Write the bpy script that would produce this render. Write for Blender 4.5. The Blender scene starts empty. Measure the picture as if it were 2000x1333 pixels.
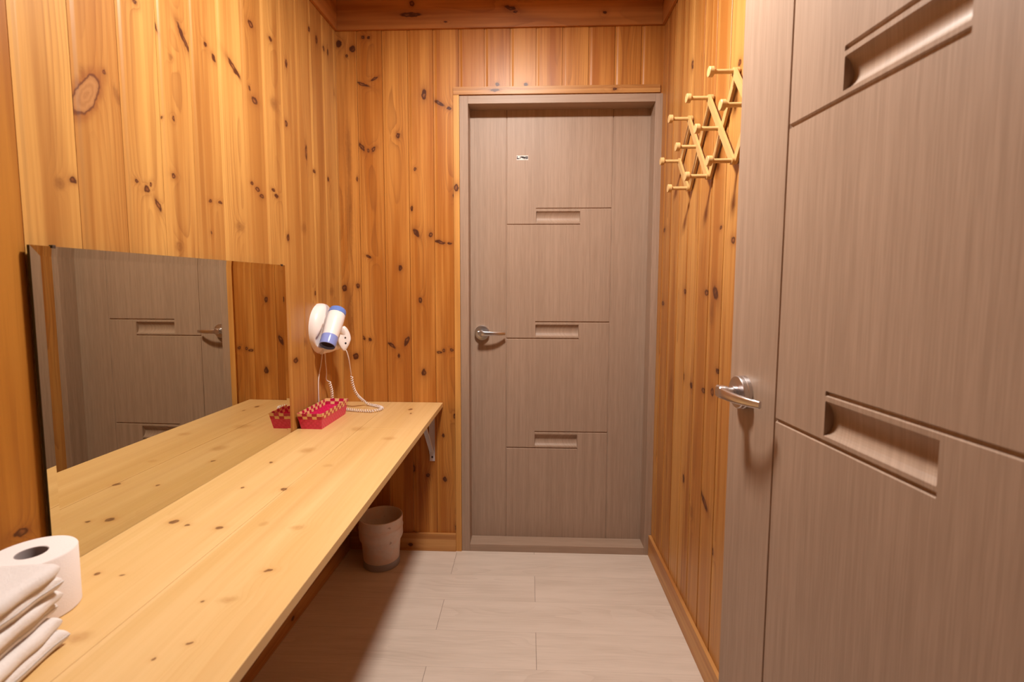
import bpy, bmesh, math, random
from mathutils import Vector, Matrix
from math import sin, cos, pi, radians, hypot, atan2, exp, sqrt

S = bpy.context.scene
COL = S.collection
random.seed(7)

# ------------------------------------------------------------------ camera
PITCH, YAW, ROLL, CAM_H, CAM_D = .0839, -.0398, -.0021, 1.2501, 2.2474
FOCAL, CX, CY = 970.617, 993.315, 640.449


def _app(v):
    x, y, z = v
    c, s = cos(YAW), sin(YAW); x, y = c*x - s*y, s*x + c*y
    c, s = cos(PITCH), sin(PITCH); y, z = c*y - s*z, s*y + c*z
    c, s = cos(ROLL), sin(ROLL); x, z = c*x - s*z, s*x + c*z
    return Vector((x, y, z))


_M = Matrix([_app((1, 0, 0)), _app((0, 1, 0)), _app((0, 0, 1))])      # rows: world axes in camera frame
right = Vector((_M[0][0], _M[1][0], _M[2][0]))
fwd = Vector((_M[0][1], _M[1][1], _M[2][1]))
up = Vector((_M[0][2], _M[1][2], _M[2][2]))
cam_d = bpy.data.cameras.new('camera')
cam = bpy.data.objects.new('camera', cam_d)
COL.objects.link(cam)
R3 = Matrix((right, up, -fwd)).transposed()
cam.matrix_world = Matrix.Translation((0, -CAM_D, CAM_H)) @ R3.to_4x4()
cam_d.sensor_fit = 'HORIZONTAL'
cam_d.sensor_width = 36
cam_d.lens = FOCAL/2000*36
cam_d.shift_x = (1000 - CX)/2000
cam_d.shift_y = (CY - 666.5)/2000
cam_d.clip_start = .02
cam_d.dof.use_dof = True
cam_d.dof.focus_distance = 2.1
cam_d.dof.aperture_fstop = 4.5
S.camera = cam

# ------------------------------------------------------------------ world, exposure
w = bpy.data.worlds.new('world'); S.world = w; w.use_nodes = True
w.node_tree.nodes['Background'].inputs[0].default_value = (.05, .05, .06, 1)
w.node_tree.nodes['Background'].inputs[1].default_value = 1.0
S.view_settings.view_transform = 'Standard'
S.view_settings.look = 'None'
S.view_settings.gamma = 1
S.view_settings.exposure = 0.0
S.view_settings.use_curve_mapping = False
S.cycles.use_denoising = True
S.cycles.max_bounces = 10
S.cycles.diffuse_bounces = 6
S.cycles.glossy_bounces = 5
S.cycles.sample_clamp_indirect = 8

LAMP = (-.10, -1.0, 2.455)          # the ceiling lamp's diffuser
LAMP_STRENGTH = 358.0
LAMP_COLOR = (1.0, .94, .88)

# ------------------------------------------------------------------ knots of the boards (u, v, half length, half width, angle)
KN_LEFT = [(-1.1056, 1.886, 0.0059, 0.0055, 0.0), (-1.0457, 1.8651, 0.0125, 0.0041, -1.194), (-0.9534, 1.879, 0.038, 0.0076, -0.9472), (-0.8704, 1.9032, 0.0068, 0.0055, 0.0), (-0.8384, 1.881, 0.0119, 0.0075, -0.8379), (-0.7453, 1.8927, 0.0357, 0.0079, -0.5513), (-0.6513, 2.066, 0.0136, 0.0101, 0.0), (-0.5372, 2.0739, 0.0104, 0.0082, 0.0), (-0.4367, 2.0392, 0.0073, 0.0144, 0.0), (-0.4513, 1.8257, 0.0087, 0.0102, 0.0), (-0.6453, 1.8373, 0.0162, 0.0116, 0.0), (-0.6708, 1.8653, 0.0067, 0.0063, 0.0), (-0.6478, 1.5589, 0.0117, 0.0079, 0.0), (-0.6776, 1.5739, 0.0067, 0.0064, 0.0), (-0.6258, 1.5401, 0.012, 0.008, 0.0), (-0.5526, 1.5753, 0.0105, 0.0056, 0.0), (-0.5343, 1.5579, 0.0134, 0.007, 0.0), (-0.3065, 1.7636, 0.0068, 0.0315, 0.0), (-0.249, 2.2482, 0.007, 0.0111, 0.0), (-0.1887, 2.2364, 0.0093, 0.0163, 0.0), (-0.1238, 2.2344, 0.0079, 0.0101, 0.0), (-0.0846, 2.2357, 0.0062, 0.0154, 0.0), (-0.0324, 2.092, 0.0087, 0.0177, 0.0), (-0.2418, 1.7044, 0.0091, 0.0082, 0.0), (-0.1143, 1.703, 0.0082, 0.0087, 0.0), (-0.4647, 1.4214, 0.0087, 0.0133, 0.0), (-0.8818, 1.3958, 0.0034, 0.0045, 0.0), (-0.8797, 1.4843, 0.0069, 0.0045, 0.0), (-0.8382, 1.4856, 0.0092, 0.0035, 0.0), (-1.0039, 1.6654, 0.0042, 0.0061, 0.0), (-1.0413, 1.6544, 0.0027, 0.0039, 0.0), (-1.0143, 1.5233, 0.007, 0.0061, 0.0), (-1.1295, 1.4869, 0.0046, 0.0046, 0.0), (-1.0883, 1.486, 0.0037, 0.0048, 0.0), (-1.1015, 1.4717, 0.0086, 0.0076, 0.0), (-1.0697, 1.4414, 0.0167, 0.0054, -1.0383), (-1.2857, 1.4557, 0.007, 0.0064, 0.0), (-1.1981, 1.697, 0.004, 0.0051, 0.0), (-1.432, 0.8091, 0.0129, 0.0066, 0.0), (-0.265, 1.2192, 0.0072, 0.0099, 0.0), (-0.4396, 0.9696, 0.0184, 0.0107, 0.0)]
KN_LEFT_FAINT = [(-1.0016, 1.8121, 0.007, 0.007, 0.0), (-0.5293, 1.8672, 0.0213, 0.0166, 0.0), (-0.3426, 1.47, 0.0166, 0.0172, 0.0), (-0.7489, 1.4282, 0.0187, 0.0124, 0.0), (-1.0061, 1.348, 0.0101, 0.0104, 0.0), (-0.1097, 1.2236, 0.0168, 0.016, 0.0), (-0.3637, 1.0323, 0.0132, 0.0127, 0.0), (-1.1678, 1.656, 0.0182, 0.0068, -1.1639), (-1.3135, 1.4442, 0.0091, 0.0093, 0.0), (-1.2496, 1.6757, 0.0064, 0.0098, 0.0)]
KN_LEFT_PALE = [(-1.2434, 1.6333, 0.0505, 0.0195, 1.0353)]
K_BACK = [(-0.8376, 2.3079, 0.0128, 0.0155, 0.0), (-0.7789, 2.2854, 0.0146, 0.0155, 0.0), (-0.8047, 2.2577, 0.0055, 0.0069, 0.0), (-0.73, 2.334, 0.0073, 0.0069, 0.0), (-0.7051, 2.3336, 0.0073, 0.0069, 0.0), (-0.6838, 2.1585, 0.0182, 0.0058, -2.6589), (-0.7345, 2.1353, 0.0316, 0.0058, -0.3656), (-0.4642, 2.0904, 0.0109, 0.0244, 0.0), (-0.3966, 2.0504, 0.0262, 0.0077, -0.5343), (-0.3538, 2.0281, 0.0109, 0.007, 0.0), (-0.5831, 1.9143, 0.0092, 0.0124, 0.0), (-0.7464, 1.867, 0.0235, 0.0079, -1.0236), (-0.7179, 1.8512, 0.0055, 0.0071, 0.0), (-0.6935, 1.8555, 0.0138, 0.0079, 0.9256), (-0.5096, 1.7672, 0.0055, 0.0071, 0.0), (-0.5258, 1.5967, 0.0056, 0.0127, 0.0), (-0.5065, 1.4878, 0.0215, 0.0099, -1.0132), (-0.4415, 1.4785, 0.0093, 0.0128, 0.0), (-0.4001, 1.4466, 0.0264, 0.0079, -0.2639), (-0.3561, 1.4397, 0.0111, 0.0055, 0.0), (-0.3292, 1.6521, 0.011, 0.0162, 0.0), (-0.7694, 1.7264, 0.0037, 0.0108, 0.0), (-0.1417, 2.1273, 0.009, 0.0069, 0.0), (-0.0165, 2.1256, 0.0089, 0.0069, 0.0), (-0.7258, 1.3804, 0.0135, 0.006, -0.5373), (-0.5812, 1.3297, 0.0094, 0.0129, 0.0), (-0.7784, 1.2482, 0.0076, 0.0112, 0.0), (-0.4918, 1.1838, 0.0094, 0.013, 0.0), (-0.557, 0.9958, 0.0262, 0.0101, 1.1353), (-0.6273, 0.9776, 0.0228, 0.0081, -0.6016), (-0.5949, 0.9291, 0.0057, 0.0095, 0.0), (-0.4794, 0.8515, 0.0114, 0.0172, 0.0), (-0.7956, 0.9252, 0.0134, 0.0153, 0.0), (-0.7601, 1.0122, 0.0141, 0.0061, -0.8505), (-0.7269, 1.0018, 0.0076, 0.0076, 0.0), (-0.4061, 0.946, 0.013, 0.006, -0.0835), (-0.3859, 0.9544, 0.0076, 0.0076, 0.0), (-0.3505, 0.957, 0.0075, 0.0076, 0.0), (-0.4661, 0.3636, 0.0097, 0.0119, 0.0), (-0.3386, 0.649, 0.0057, 0.0116, 0.0), (-0.3291, 0.6298, 0.0057, 0.0077, 0.0), (-0.3919, 0.5561, 0.0057, 0.0097, 0.0), (-0.3865, 0.3453, 0.0097, 0.0138, 0.0), (-0.5334, 0.3946, 0.0077, 0.0178, 0.0), (-0.335, 0.1122, 0.0058, 0.0161, 0.0), (-0.8402, 1.2388, 0.0114, 0.0149, 0.0)]
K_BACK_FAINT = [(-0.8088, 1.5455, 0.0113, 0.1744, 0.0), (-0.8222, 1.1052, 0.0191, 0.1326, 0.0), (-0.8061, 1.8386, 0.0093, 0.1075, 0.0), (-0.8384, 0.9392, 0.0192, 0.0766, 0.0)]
K_RIGHT = [(0.3968, 2.031, 0.0137, 0.0145, 0.0), (0.8061, 1.8604, 0.011, 0.009, 0.0), (0.8084, 1.3804, 0.014, 0.0104, 0.0), (0.7141, 1.427, 0.0096, 0.0061, 0.0), (0.6133, 1.2297, 0.0183, 0.0105, 0.0), (0.6904, 1.2294, 0.0267, 0.0179, -0.6897), (0.844, 1.0873, 0.0109, 0.0102, 0.0), (0.7286, 0.9921, 0.0128, 0.0087, 0.0), (0.6169, 0.9099, 0.0185, 0.0107, 0.0), (0.6933, 0.9213, 0.0135, 0.0127, 0.0), (0.4941, 0.9022, 0.0129, 0.0115, 0.0), (0.3994, 0.9158, 0.0144, 0.0136, 0.0), (0.4435, 0.5418, 0.0093, 0.0164, 0.0), (0.6567, 0.5518, 0.0398, 0.0122, -0.4924), (0.7379, 0.4273, 0.0131, 0.0114, 0.0), (0.0807, 1.4877, 0.0193, 0.0087, 0.0), (0.097, 1.1769, 0.0192, 0.0087, 0.0), (0.3915, 1.2324, 0.0143, 0.0105, 0.0)]
K_RIGHT_FAINT = [(0.5386, 0.4612, 0.0167, 0.0199, 0.0), (0.6644, 1.1695, 0.0172, 0.0384, 0.0), (0.2473, 0.8377, 0.0169, 0.0491, 0.0)]
K_TOP = [(-0.8053, -1.1857, 0.0112, 0.0095, 0.0442), (-0.7631, -1.1997, 0.0064, 0.0057, 0.0442), (-0.6846, -1.2081, 0.0082, 0.0065, 0.0441), (-0.7814, -0.8034, 0.005, 0.007, 0.0457), (-0.759, -0.9914, 0.0044, 0.0055, 0.045), (-0.6438, -0.9963, 0.0087, 0.0087, 0.045), (-0.5079, -1.5616, 0.0049, 0.0031, 0.0427), (-0.5392, -1.5928, 0.0024, 0.0029, 0.0426), (-0.802, -1.3912, 0.0061, 0.0051, 0.0434), (-0.7521, -1.394, 0.0038, 0.0033, 0.0434), (-0.5113, -0.1344, 0.0089, 0.0147, 0.0483), (-0.4948, -0.2036, 0.0052, 0.0103, 0.048), (-0.4882, -1.3675, 0.0093, 0.0045, 0.0435), (-0.5521, -1.4623, 0.0028, 0.0032, 0.0431)]
K_TOP_FAINT = [(-0.6879, -1.5562, 0.0163, 0.0106, 0.0428), (-0.5119, -1.4563, 0.0126, 0.0077, 0.0431), (-0.5957, -1.1874, 0.0074, 0.0086, 0.0442), (-0.5117, -1.2005, 0.0128, 0.0082, 0.0441), (-0.4889, -0.55, 0.0202, 0.0146, 0.0467), (-0.5984, -0.821, 0.0122, 0.0108, 0.0456), (-0.7213, -0.6869, 0.0187, 0.0219, 0.0462), (-0.6377, -0.437, 0.0216, 0.0225, 0.0471)]
K_CROWN = [(-0.5105, 2.464, 0.0107, 0.0118, 0.0), (-0.5157, 2.4178, 0.0491, 0.0095, -0.0186), (-0.3645, 2.3855, 0.0071, 0.0034, 0.0), (-0.086, 2.438, 0.0248, 0.0093, -0.231), (-0.0618, 2.4219, 0.0105, 0.005, 0.0), (0.3176, 2.4127, 0.0087, 0.0066, 0.0)]

# ------------------------------------------------------------------ node helpers


class NT:
    def __init__(self, name):
        self.mat = bpy.data.materials.new(name)
        self.mat.use_nodes = True
        self.t = self.mat.node_tree
        self.b = self.t.nodes['Principled BSDF']

    def node(self, typ, **kw):
        n = self.t.nodes.new(typ)
        for k, v in kw.items():
            setattr(n, k, v)
        return n

    def put(self, sock, v):
        if isinstance(v, bpy.types.NodeSocket):
            self.t.links.new(v, sock)
        elif v is not None:
            sock.default_value = v

    def m(self, op, a, b=None, c=None, clamp=False):
        n = self.node('ShaderNodeMath', operation=op, use_clamp=clamp)
        self.put(n.inputs[0], a); self.put(n.inputs[1], b); self.put(n.inputs[2], c)
        return n.outputs[0]

    def xyz(self, x=0.0, y=0.0, z=0.0):
        n = self.node('ShaderNodeCombineXYZ')
        for i, v in enumerate((x, y, z)):
            self.put(n.inputs[i], v)
        return n.outputs[0]

    def obj(self):
        tc = self.node('ShaderNodeTexCoord')
        s = self.node('ShaderNodeSeparateXYZ')
        self.t.links.new(tc.outputs['Object'], s.inputs[0])
        return tc.outputs['Object'], s.outputs

    def noise(self, vec, scale=1.0, detail=2.0, rough=.5, out=0):
        n = self.node('ShaderNodeTexNoise')
        self.put(n.inputs['Vector'], vec)
        n.inputs['Scale'].default_value = scale
        n.inputs['Detail'].default_value = detail
        n.inputs['Roughness'].default_value = rough
        return n.outputs[out]

    def white(self, v):
        n = self.node('ShaderNodeTexWhiteNoise', noise_dimensions='1D')
        self.put(n.inputs['W'], v)
        s = self.node('ShaderNodeSeparateColor')
        self.t.links.new(n.outputs['Color'], s.inputs[0])
        return s.outputs

    def step(self, v, lo, hi, a=0.0, b=1.0):
        n = self.node('ShaderNodeMapRange', interpolation_type='SMOOTHSTEP')
        self.put(n.inputs[0], v); self.put(n.inputs[1], lo); self.put(n.inputs[2], hi)
        n.inputs[3].default_value = a; n.inputs[4].default_value = b
        return n.outputs[0]

    def mix(self, f, a, b, blend='MIX'):
        n = self.node('ShaderNodeMix', data_type='RGBA', blend_type=blend)
        self.put(n.inputs[0], f)
        self.put(n.inputs[6], (*a, 1) if isinstance(a, tuple) else a)
        self.put(n.inputs[7], (*b, 1) if isinstance(b, tuple) else b)
        return n.outputs[2]

    def bump(self, h, strength=.2, dist=.001):
        n = self.node('ShaderNodeBump')
        n.inputs['Strength'].default_value = strength
        n.inputs['Distance'].default_value = dist
        self.put(n.inputs['Height'], h)
        self.t.links.new(n.outputs[0], self.b.inputs['Normal'])

    def knot_field(self, vec, knots):
        k = None
        for (u, v, a, b, ang) in knots:
            mp = self.node('ShaderNodeMapping', vector_type='TEXTURE')
            self.put(mp.inputs[0], vec)
            mp.inputs['Location'].default_value = (u, v, 0)
            mp.inputs['Rotation'].default_value = (0, 0, ang)
            mp.inputs['Scale'].default_value = (a, b, 1)
            ln = self.node('ShaderNodeVectorMath', operation='LENGTH')
            self.t.links.new(mp.outputs[0], ln.inputs[0])
            k = ln.outputs['Value'] if k is None else self.m('MINIMUM', k, ln.outputs['Value'])
        return k


def plain(name, color, rough=.5, metal=0.0, spec=.5, bump=None):
    n = NT(name)
    n.b.inputs['Base Color'].default_value = (*color, 1)
    n.b.inputs['Roughness'].default_value = rough
    n.b.inputs['Metallic'].default_value = metal
    n.b.inputs['Specular IOR Level'].default_value = spec
    if bump:
        o, _ = n.obj()
        n.bump(n.noise(o, bump[0], 3), bump[1], bump[2])
    return n.mat


def wood(name, ua, va, width, off, knots=(), faint=(), pale=(), light=(.60, .315, .105), mid=(.38, .155, .038),
         dark=(.20, .062, .015), sap=.6, grain=.55, rough=.4, fine=1.0, vscale=1.0, contrast=1.0, spec=.35, seed=0.0, kn=1.0, heart=.6):
    """knotty pine boards: ua/va = object axis across / along the grain"""
    n = NT(name)
    ov, c = n.obj()
    u, v = c[ua], c[va]
    q = n.m('DIVIDE', n.m('SUBTRACT', u, off), width)
    idx = n.m('ADD', n.m('FLOOR', q), seed)
    fu = n.m('FRACT', q)
    r = n.white(idx)
    vv = n.m('MULTIPLY_ADD', r[0], 17.0, n.m('MULTIPLY', v, vscale))
    fc = n.m('SUBTRACT', fu, .5)
    idx7 = n.m('MULTIPLY', idx, 7.31)
    warp = n.noise(n.xyz(n.m('MULTIPLY', fc, .7), n.m('MULTIPLY', vv, 1.1), idx7), 1.0, 2)
    warp2 = n.noise(n.xyz(n.m('MULTIPLY', u, 22), n.m('MULTIPLY', vv, 2.2), idx7), 1.0, 2)
    # knots
    uv = n.xyz(u, v, 0.0)
    jit = n.node('ShaderNodeVectorMath', operation='MULTIPLY_ADD')
    nz = n.noise(uv, 55, 3, out=1)
    n.put(jit.inputs[0], nz); jit.inputs[1].default_value = (.012, .014, 0); n.put(jit.inputs[2], uv)
    jv = n.node('ShaderNodeVectorMath', operation='SUBTRACT')
    n.put(jv.inputs[0], jit.outputs[0]); jv.inputs[1].default_value = (.006, .007, 0)
    jv = jv.outputs[0]
    K = n.knot_field(jv, knots) if knots else None
    F = n.knot_field(jv, faint) if faint else None
    L = n.knot_field(jv, pale) if pale else None
    allk = [k for k in (K, F, L) if k is not None]
    kk = None
    for k in allk:
        kk = k if kk is None else n.m('MINIMUM', kk, k)
    # ring field
    a = n.m('ADD', n.m('MULTIPLY', fc, 2.0), n.m('MULTIPLY', n.m('SUBTRACT', r[1], .5), 1.8))
    P = n.m('MULTIPLY', n.m('MULTIPLY', a, a), 3.2)
    P = n.m('ADD', P, n.m('MULTIPLY', warp, 7.0))
    P = n.m('ADD', P, n.m('MULTIPLY', warp2, .9))
    if kk is not None:
        P = n.m('ADD', P, n.m('MULTIPLY', n.m('EXPONENT', n.m('MULTIPLY', kk, -.55)), 2.6))
    fr = n.m('FRACT', P)
    g = n.m('MULTIPLY', n.m('POWER', fr, 3.0), n.step(fr, 1.0, .93))
    gs = n.step(n.noise(n.xyz(n.m('MULTIPLY', u, 9), n.m('MULTIPLY', vv, 1.6), idx7), 1.0, 1), .38, .68)
    # fibres
    fib = n.noise(n.xyz(n.m('MULTIPLY', u, 420), n.m('MULTIPLY', v, 7), 0.0), 1.0, 2)
    strk = n.noise(n.xyz(n.m('MULTIPLY', u, 75), n.m('MULTIPLY', vv, 1.2), idx7), 1.0, 3, .6)
    tone = n.noise(n.xyz(n.m('MULTIPLY', u, 12), n.m('MULTIPLY', vv, 1.0), idx7), 1.0, 2)
    t = n.m('ADD', n.m('MULTIPLY', n.m('SUBTRACT', tone, .5), 2.2*contrast), n.m('MULTIPLY', n.m('SUBTRACT', r[2], .5), .55*contrast))
    t = n.m('ADD', t, n.m('MULTIPLY', n.m('SUBTRACT', strk, .5), 1.8*contrast))
    t = n.m('ADD', t, .5, clamp=True)
    colr = n.mix(t, mid, light)
    if heart:
        hw_ = n.noise(n.xyz(n.m('MULTIPLY', u, 17), n.m('MULTIPLY', vv, .75), n.m('ADD', idx7, 5.0)), 1.0, 3, .55)
        colr = n.mix(n.m('MULTIPLY', n.step(hw_, .50, .70), heart), colr, (mid[0]*.72, mid[1]*.60, mid[2]*.5))
    colr = n.mix(n.m('MULTIPLY', n.m('MULTIPLY', g, gs), grain), colr, dark)
    colr = n.mix(n.m('MULTIPLY', n.step(fib, .5, .75), .16*fine), colr, dark)
    if sap:
        wob = n.m('MULTIPLY_ADD', n.m('SUBTRACT', warp2, .5), .10, fu)
        wide = n.m('MULTIPLY_ADD', r[1], .10, .10)
        s1 = n.m('SUBTRACT', 1.0, n.step(wob, wide, n.m('ADD', wide, .05)))
        s = n.m('MULTIPLY', s1, n.m('MULTIPLY_ADD', r[0], .5, .5))
        colr = n.mix(n.m('MULTIPLY', s, sap), colr, tuple(min(1, x*1.06) for x in light))
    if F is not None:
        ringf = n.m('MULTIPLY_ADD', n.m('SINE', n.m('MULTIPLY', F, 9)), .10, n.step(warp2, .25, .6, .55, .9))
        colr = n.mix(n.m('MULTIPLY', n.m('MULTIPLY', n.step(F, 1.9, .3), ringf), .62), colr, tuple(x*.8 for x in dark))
    if K is not None:
        colr = n.mix(n.m('MULTIPLY', n.m('EXPONENT', n.m('MULTIPLY', n.m('MAXIMUM', n.m('SUBTRACT', K, .8), 0.0), -1.1)), .62*kn), colr, (dark[0]*.95, dark[1]*.85, dark[2]*.8))
        ring = n.m('MULTIPLY', n.step(K, .75, .15), n.step(n.noise(uv, 38, 1), .40, .62))
        core = n.mix(ring, (.070, .018, .007), (.24, .085, .025))
        colr = n.mix(n.step(K, 1.12, .75, 0, .95*kn), colr, core)
    if L is not None:
        ring = n.m('MULTIPLY_ADD', n.m('SINE', n.m('MULTIPLY', L, 16)), .5, .5)
        core = n.mix(n.m('MULTIPLY', ring, .35), (.38, .175, .060), (.22, .08, .025))
        crack = n.step(n.noise(n.xyz(n.m('MULTIPLY', u, 60), n.m('MULTIPLY', v, 40), 3.0), 1.0, 3), .66, .72)
        core = n.mix(n.m('MULTIPLY', crack, .5), core, (.1, .03, .01))
        colr = n.mix(n.m('MULTIPLY', n.step(L, 1.9, 1.0), .55), colr, (dark[0], dark[1]*.8, dark[2]*.8))
        colr = n.mix(n.step(L, 1.06, .96), colr, core)
        rim = n.m('MULTIPLY', n.step(L, .86, .97), n.step(L, 1.14, 1.0))
        colr = n.mix(n.m('MULTIPLY', rim, .85), colr, (.10, .025, .01))
    n.put(n.b.inputs['Base Color'], colr)
    n.b.inputs['Roughness'].default_value = rough
    n.b.inputs['Specular IOR Level'].default_value = spec
    n.bump(n.m('ADD', n.m('MULTIPLY', fib, .5), n.m('MULTIPLY', g, .6)), .12, .0006)
    return n.mat


def taupe(name, along=2, seed=0.0):
    n = NT(name)
    ov, c = n.obj()
    others = [i for i in range(3) if i != along]
    a = n.m('ADD', c[others[0]], n.m('MULTIPLY', c[others[1]], 1.0))
    f1 = n.noise(n.xyz(n.m('MULTIPLY', a, 420), n.m('MULTIPLY', c[along], 9), seed), 1.0, 2)
    f2 = n.noise(n.xyz(n.m('MULTIPLY', a, 90), n.m('MULTIPLY', c[along], 1.3), seed + 4), 1.0, 3)
    f3 = n.noise(n.xyz(n.m('MULTIPLY', a, 11), n.m('MULTIPLY', c[along], .7), seed + 8), 1.0, 2)
    t = n.m('ADD', n.m('MULTIPLY', f1, .9), n.m('ADD', n.m('MULTIPLY', f2, .75), n.m('MULTIPLY', f3, .45)))
    t = n.step(t, .75, 1.35)
    col_ = n.mix(t, (.318, .216, .150), (.405, .281, .200))
    n.put(n.b.inputs['Base Color'], col_)
    n.b.inputs['Roughness'].default_value = .46
    n.b.inputs['Specular IOR Level'].default_value = .32
    n.bump(f1, .15, .0004)
    return n.mat


# ------------------------------------------------------------------ mesh helpers
def quad_box(bm, x0, x1, y0, y1, z0, z1, M=None):
    vs = [bm.verts.new((x, y, z)) for x in (x0, x1) for y in (y0, y1) for z in (z0, z1)]
    for f in ((0, 1, 3, 2), (4, 6, 7, 5), (0, 4, 5, 1), (2, 3, 7, 6), (0, 2, 6, 4), (1, 5, 7, 3)):
        bm.faces.new([vs[i] for i in f])
    if M:
        for v_ in vs:
            v_.co = M @ v_.co
    return vs


def bev_box(bm, x0, x1, y0, y1, z0, z1, b=.002, seg=2, M=None):
    t = bmesh.new()
    quad_box(t, x0, x1, y0, y1, z0, z1)
    bmesh.ops.bevel(t, geom=t.edges[:], offset=b, segments=seg, profile=.6, affect='EDGES')
    if M:
        t.transform(M)
    me = bpy.data.meshes.new('tmp'); t.to_mesh(me); t.free()
    bm.from_mesh(me); bpy.data.meshes.remove(me)


def frame_at(d):
    d = d.normalized()
    a = Vector((0, 0, 1)) if abs(d.z) < .9 else Vector((1, 0, 0))
    x = d.cross(a).normalized(); y = d.cross(x).normalized()
    return x, y


def tube(bm, pts, r, seg=10, cap=True, rz=None):
    """sweep a circle (or ellipse r x rz) along pts; r may be a list"""
    pts = [Vector(p) for p in pts]
    rings = []
    px = None
    for i, p in enumerate(pts):
        d = (pts[min(i+1, len(pts)-1)] - pts[max(i-1, 0)]).normalized()
        if px is None:
            px, _ = frame_at(d)
        x = (px - d*px.dot(d)).normalized(); y = d.cross(x); px = x
        ri = r[i] if isinstance(r, (list, tuple)) else r
        rings.append([bm.verts.new(p + x*ri*cos(2*pi*k/seg) + y*ri*sin(2*pi*k/seg)) for k in range(seg)])
    for a, b in zip(rings, rings[1:]):
        for k in range(seg):
            bm.faces.new((a[k], a[(k+1) % seg], b[(k+1) % seg], b[k]))
    if cap:
        bm.faces.new(rings[0][::-1]); bm.faces.new(rings[-1])


def lathe(bm, prof, seg=48, M=None, closed=False):
    """prof: list of (r, z)"""
    rings = []
    for (r, z) in prof:
        rings.append([bm.verts.new((r*cos(2*pi*k/seg), r*sin(2*pi*k/seg), z)) for k in range(seg)])
    pr = list(zip(rings, rings[1:]))
    if closed:
        pr.append((rings[-1], rings[0]))
    for a, b in pr:
        for k in range(seg):
            bm.faces.new((a[k], a[(k+1) % seg], b[(k+1) % seg], b[k]))
    if not closed:
        bm.faces.new(rings[0][::-1]); bm.faces.new(rings[-1])
    if M:
        for rg in rings:
            for v_ in rg:
                v_.co = M @ v_.co


def catmull(P, n=8):
    P = [Vector(p) for p in P]
    Q = [P[0]*2 - P[1]] + P + [P[-1]*2 - P[-2]]
    out = []
    for i in range(1, len(Q)-2):
        for k in range(n):
            t = k/n
            a, b, c, d = Q[i-1], Q[i], Q[i+1], Q[i+2]
            out.append(.5*((2*b) + (c-a)*t + (2*a-5*b+4*c-d)*t*t + (3*b-a-3*c+d)*t**3))
    out.append(P[-1])
    return out


def obj(name, bm, mats, parent=None, smooth=False, angle=40):
    bmesh.ops.recalc_face_normals(bm, faces=bm.faces[:])
    me = bpy.data.meshes.new(name)
    bm.to_mesh(me); bm.free()
    for m_ in (mats if isinstance(mats, (list, tuple)) else [mats]):
        me.materials.append(m_)
    if smooth:
        for p in me.polygons:
            p.use_smooth = True
        if angle:
            me.set_sharp_from_angle(angle=radians(angle))
    o = bpy.data.objects.new(name, me)
    COL.objects.link(o)
    if parent:
        o.parent = parent
    return o


def thing(name, label, cat, loc=(0, 0, 0), rz=0.0, group=None):
    o = bpy.data.objects.new(name, None)
    COL.objects.link(o)
    o.location = loc; o.rotation_euler = (0, 0, rz); o.empty_display_size = .05
    tag(o, label, cat, group)
    return o


def tag(o, label=None, cat=None, group=None, kind=None):
    if label: o['label'] = label
    if cat: o['category'] = cat
    if group: o['group'] = group
    if kind: o['kind'] = kind
    return o


def setting(name, bm, mats, label, cat, loc=(0, 0, 0), rz=0.0, smooth=False):
    o = obj(name, bm, mats, smooth=smooth)
    o.location = loc; o.rotation_euler = (0, 0, rz)
    return tag(o, label, cat, kind='structure')


# ------------------------------------------------------------------ materials
BW_ = .1128
M_rear = wood('pine_wall_rear', 0, 2, BW_, .02, seed=150.0, light=(.16, .08, .03), mid=(.10, .045, .015), dark=(.05, .02, .006))  # unseen wall, colour darkened to lessen light bounced from behind the camera
M_ceil = wood('pine_ceiling', 0, 1, BW_, .02, seed=200.0)
M_crown_x = wood('pine_crown_across', 2, 0, .4, 2.2, K_CROWN and [(b, a, q, p, -t) for (a, b, p, q, t) in K_CROWN], seed=5.0, sap=0, light=(.50, .20, .05), mid=(.36, .125, .028))
M_crown_y = wood('pine_crown_along', 2, 0, .4, 2.2, seed=8.0, sap=0, light=(.50, .20, .05), mid=(.36, .125, .028))
M_trim_v = wood('pine_trim_upright', 0, 2, .3, -.2, [(-.3225, 1.685, .010, .017, 0)], seed=11.0, sap=0, light=(.66, .33, .085), mid=(.52, .23, .055), grain=.4)
M_trim_h = wood('pine_trim_across', 2, 0, .3, 0, [(2.098, .368, .006, .010, 0), (2.10, -.15, .006, .02, 0)], seed=17.0, sap=0)
M_base = wood('pine_baseboard', 2, 0, .3, -.1, [(.03, -.55, .008, .012, 0)], seed=23.0, sap=0, mid=(.42, .17, .045), rough=.45)
M_top = wood('pine_counter', 0, 1, .1285, -.6345-.1285*4, K_TOP, K_TOP_FAINT, seed=31.0, sap=0, light=(.73, .49, .225), mid=(.63, .395, .150),
             dark=(.52, .25, .07), grain=.24, rough=.36, fine=.35, contrast=.65, spec=.4, kn=.75, heart=.18)
M_taupe = taupe('taupe_film_upright', 2)
M_taupe_h = taupe('taupe_film_across', 0, 3.0)
M_steel = plain('satin_nickel', (.66, .63, .63), .30, 1.0)
M_white = plain('white_plastic', (.86, .80, .77), .3)
M_blue = plain('blue_plastic', (.14, .24, .62), .22)
M_darkin = plain('dark_grille', (.012, .010, .02), .5)
M_screw = plain('grey_screw', (.25, .22, .22), .35, .8)
M_peg = plain('pale_beech', (.56, .34, .125), .42)
M_peg_end = plain('pale_beech_knob', (.60, .38, .155), .42)
M_bracket = plain('white_painted_steel', (.62, .58, .60), .4)
M_glass_edge = plain('mirror_edge', (.012, .012, .01), .25)
M_mirror = plain('silvered_glass', (.66, .62, .51), .0, 1.0)
M_clip = plain('dark_clip', (.05, .03, .02), .4)
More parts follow.
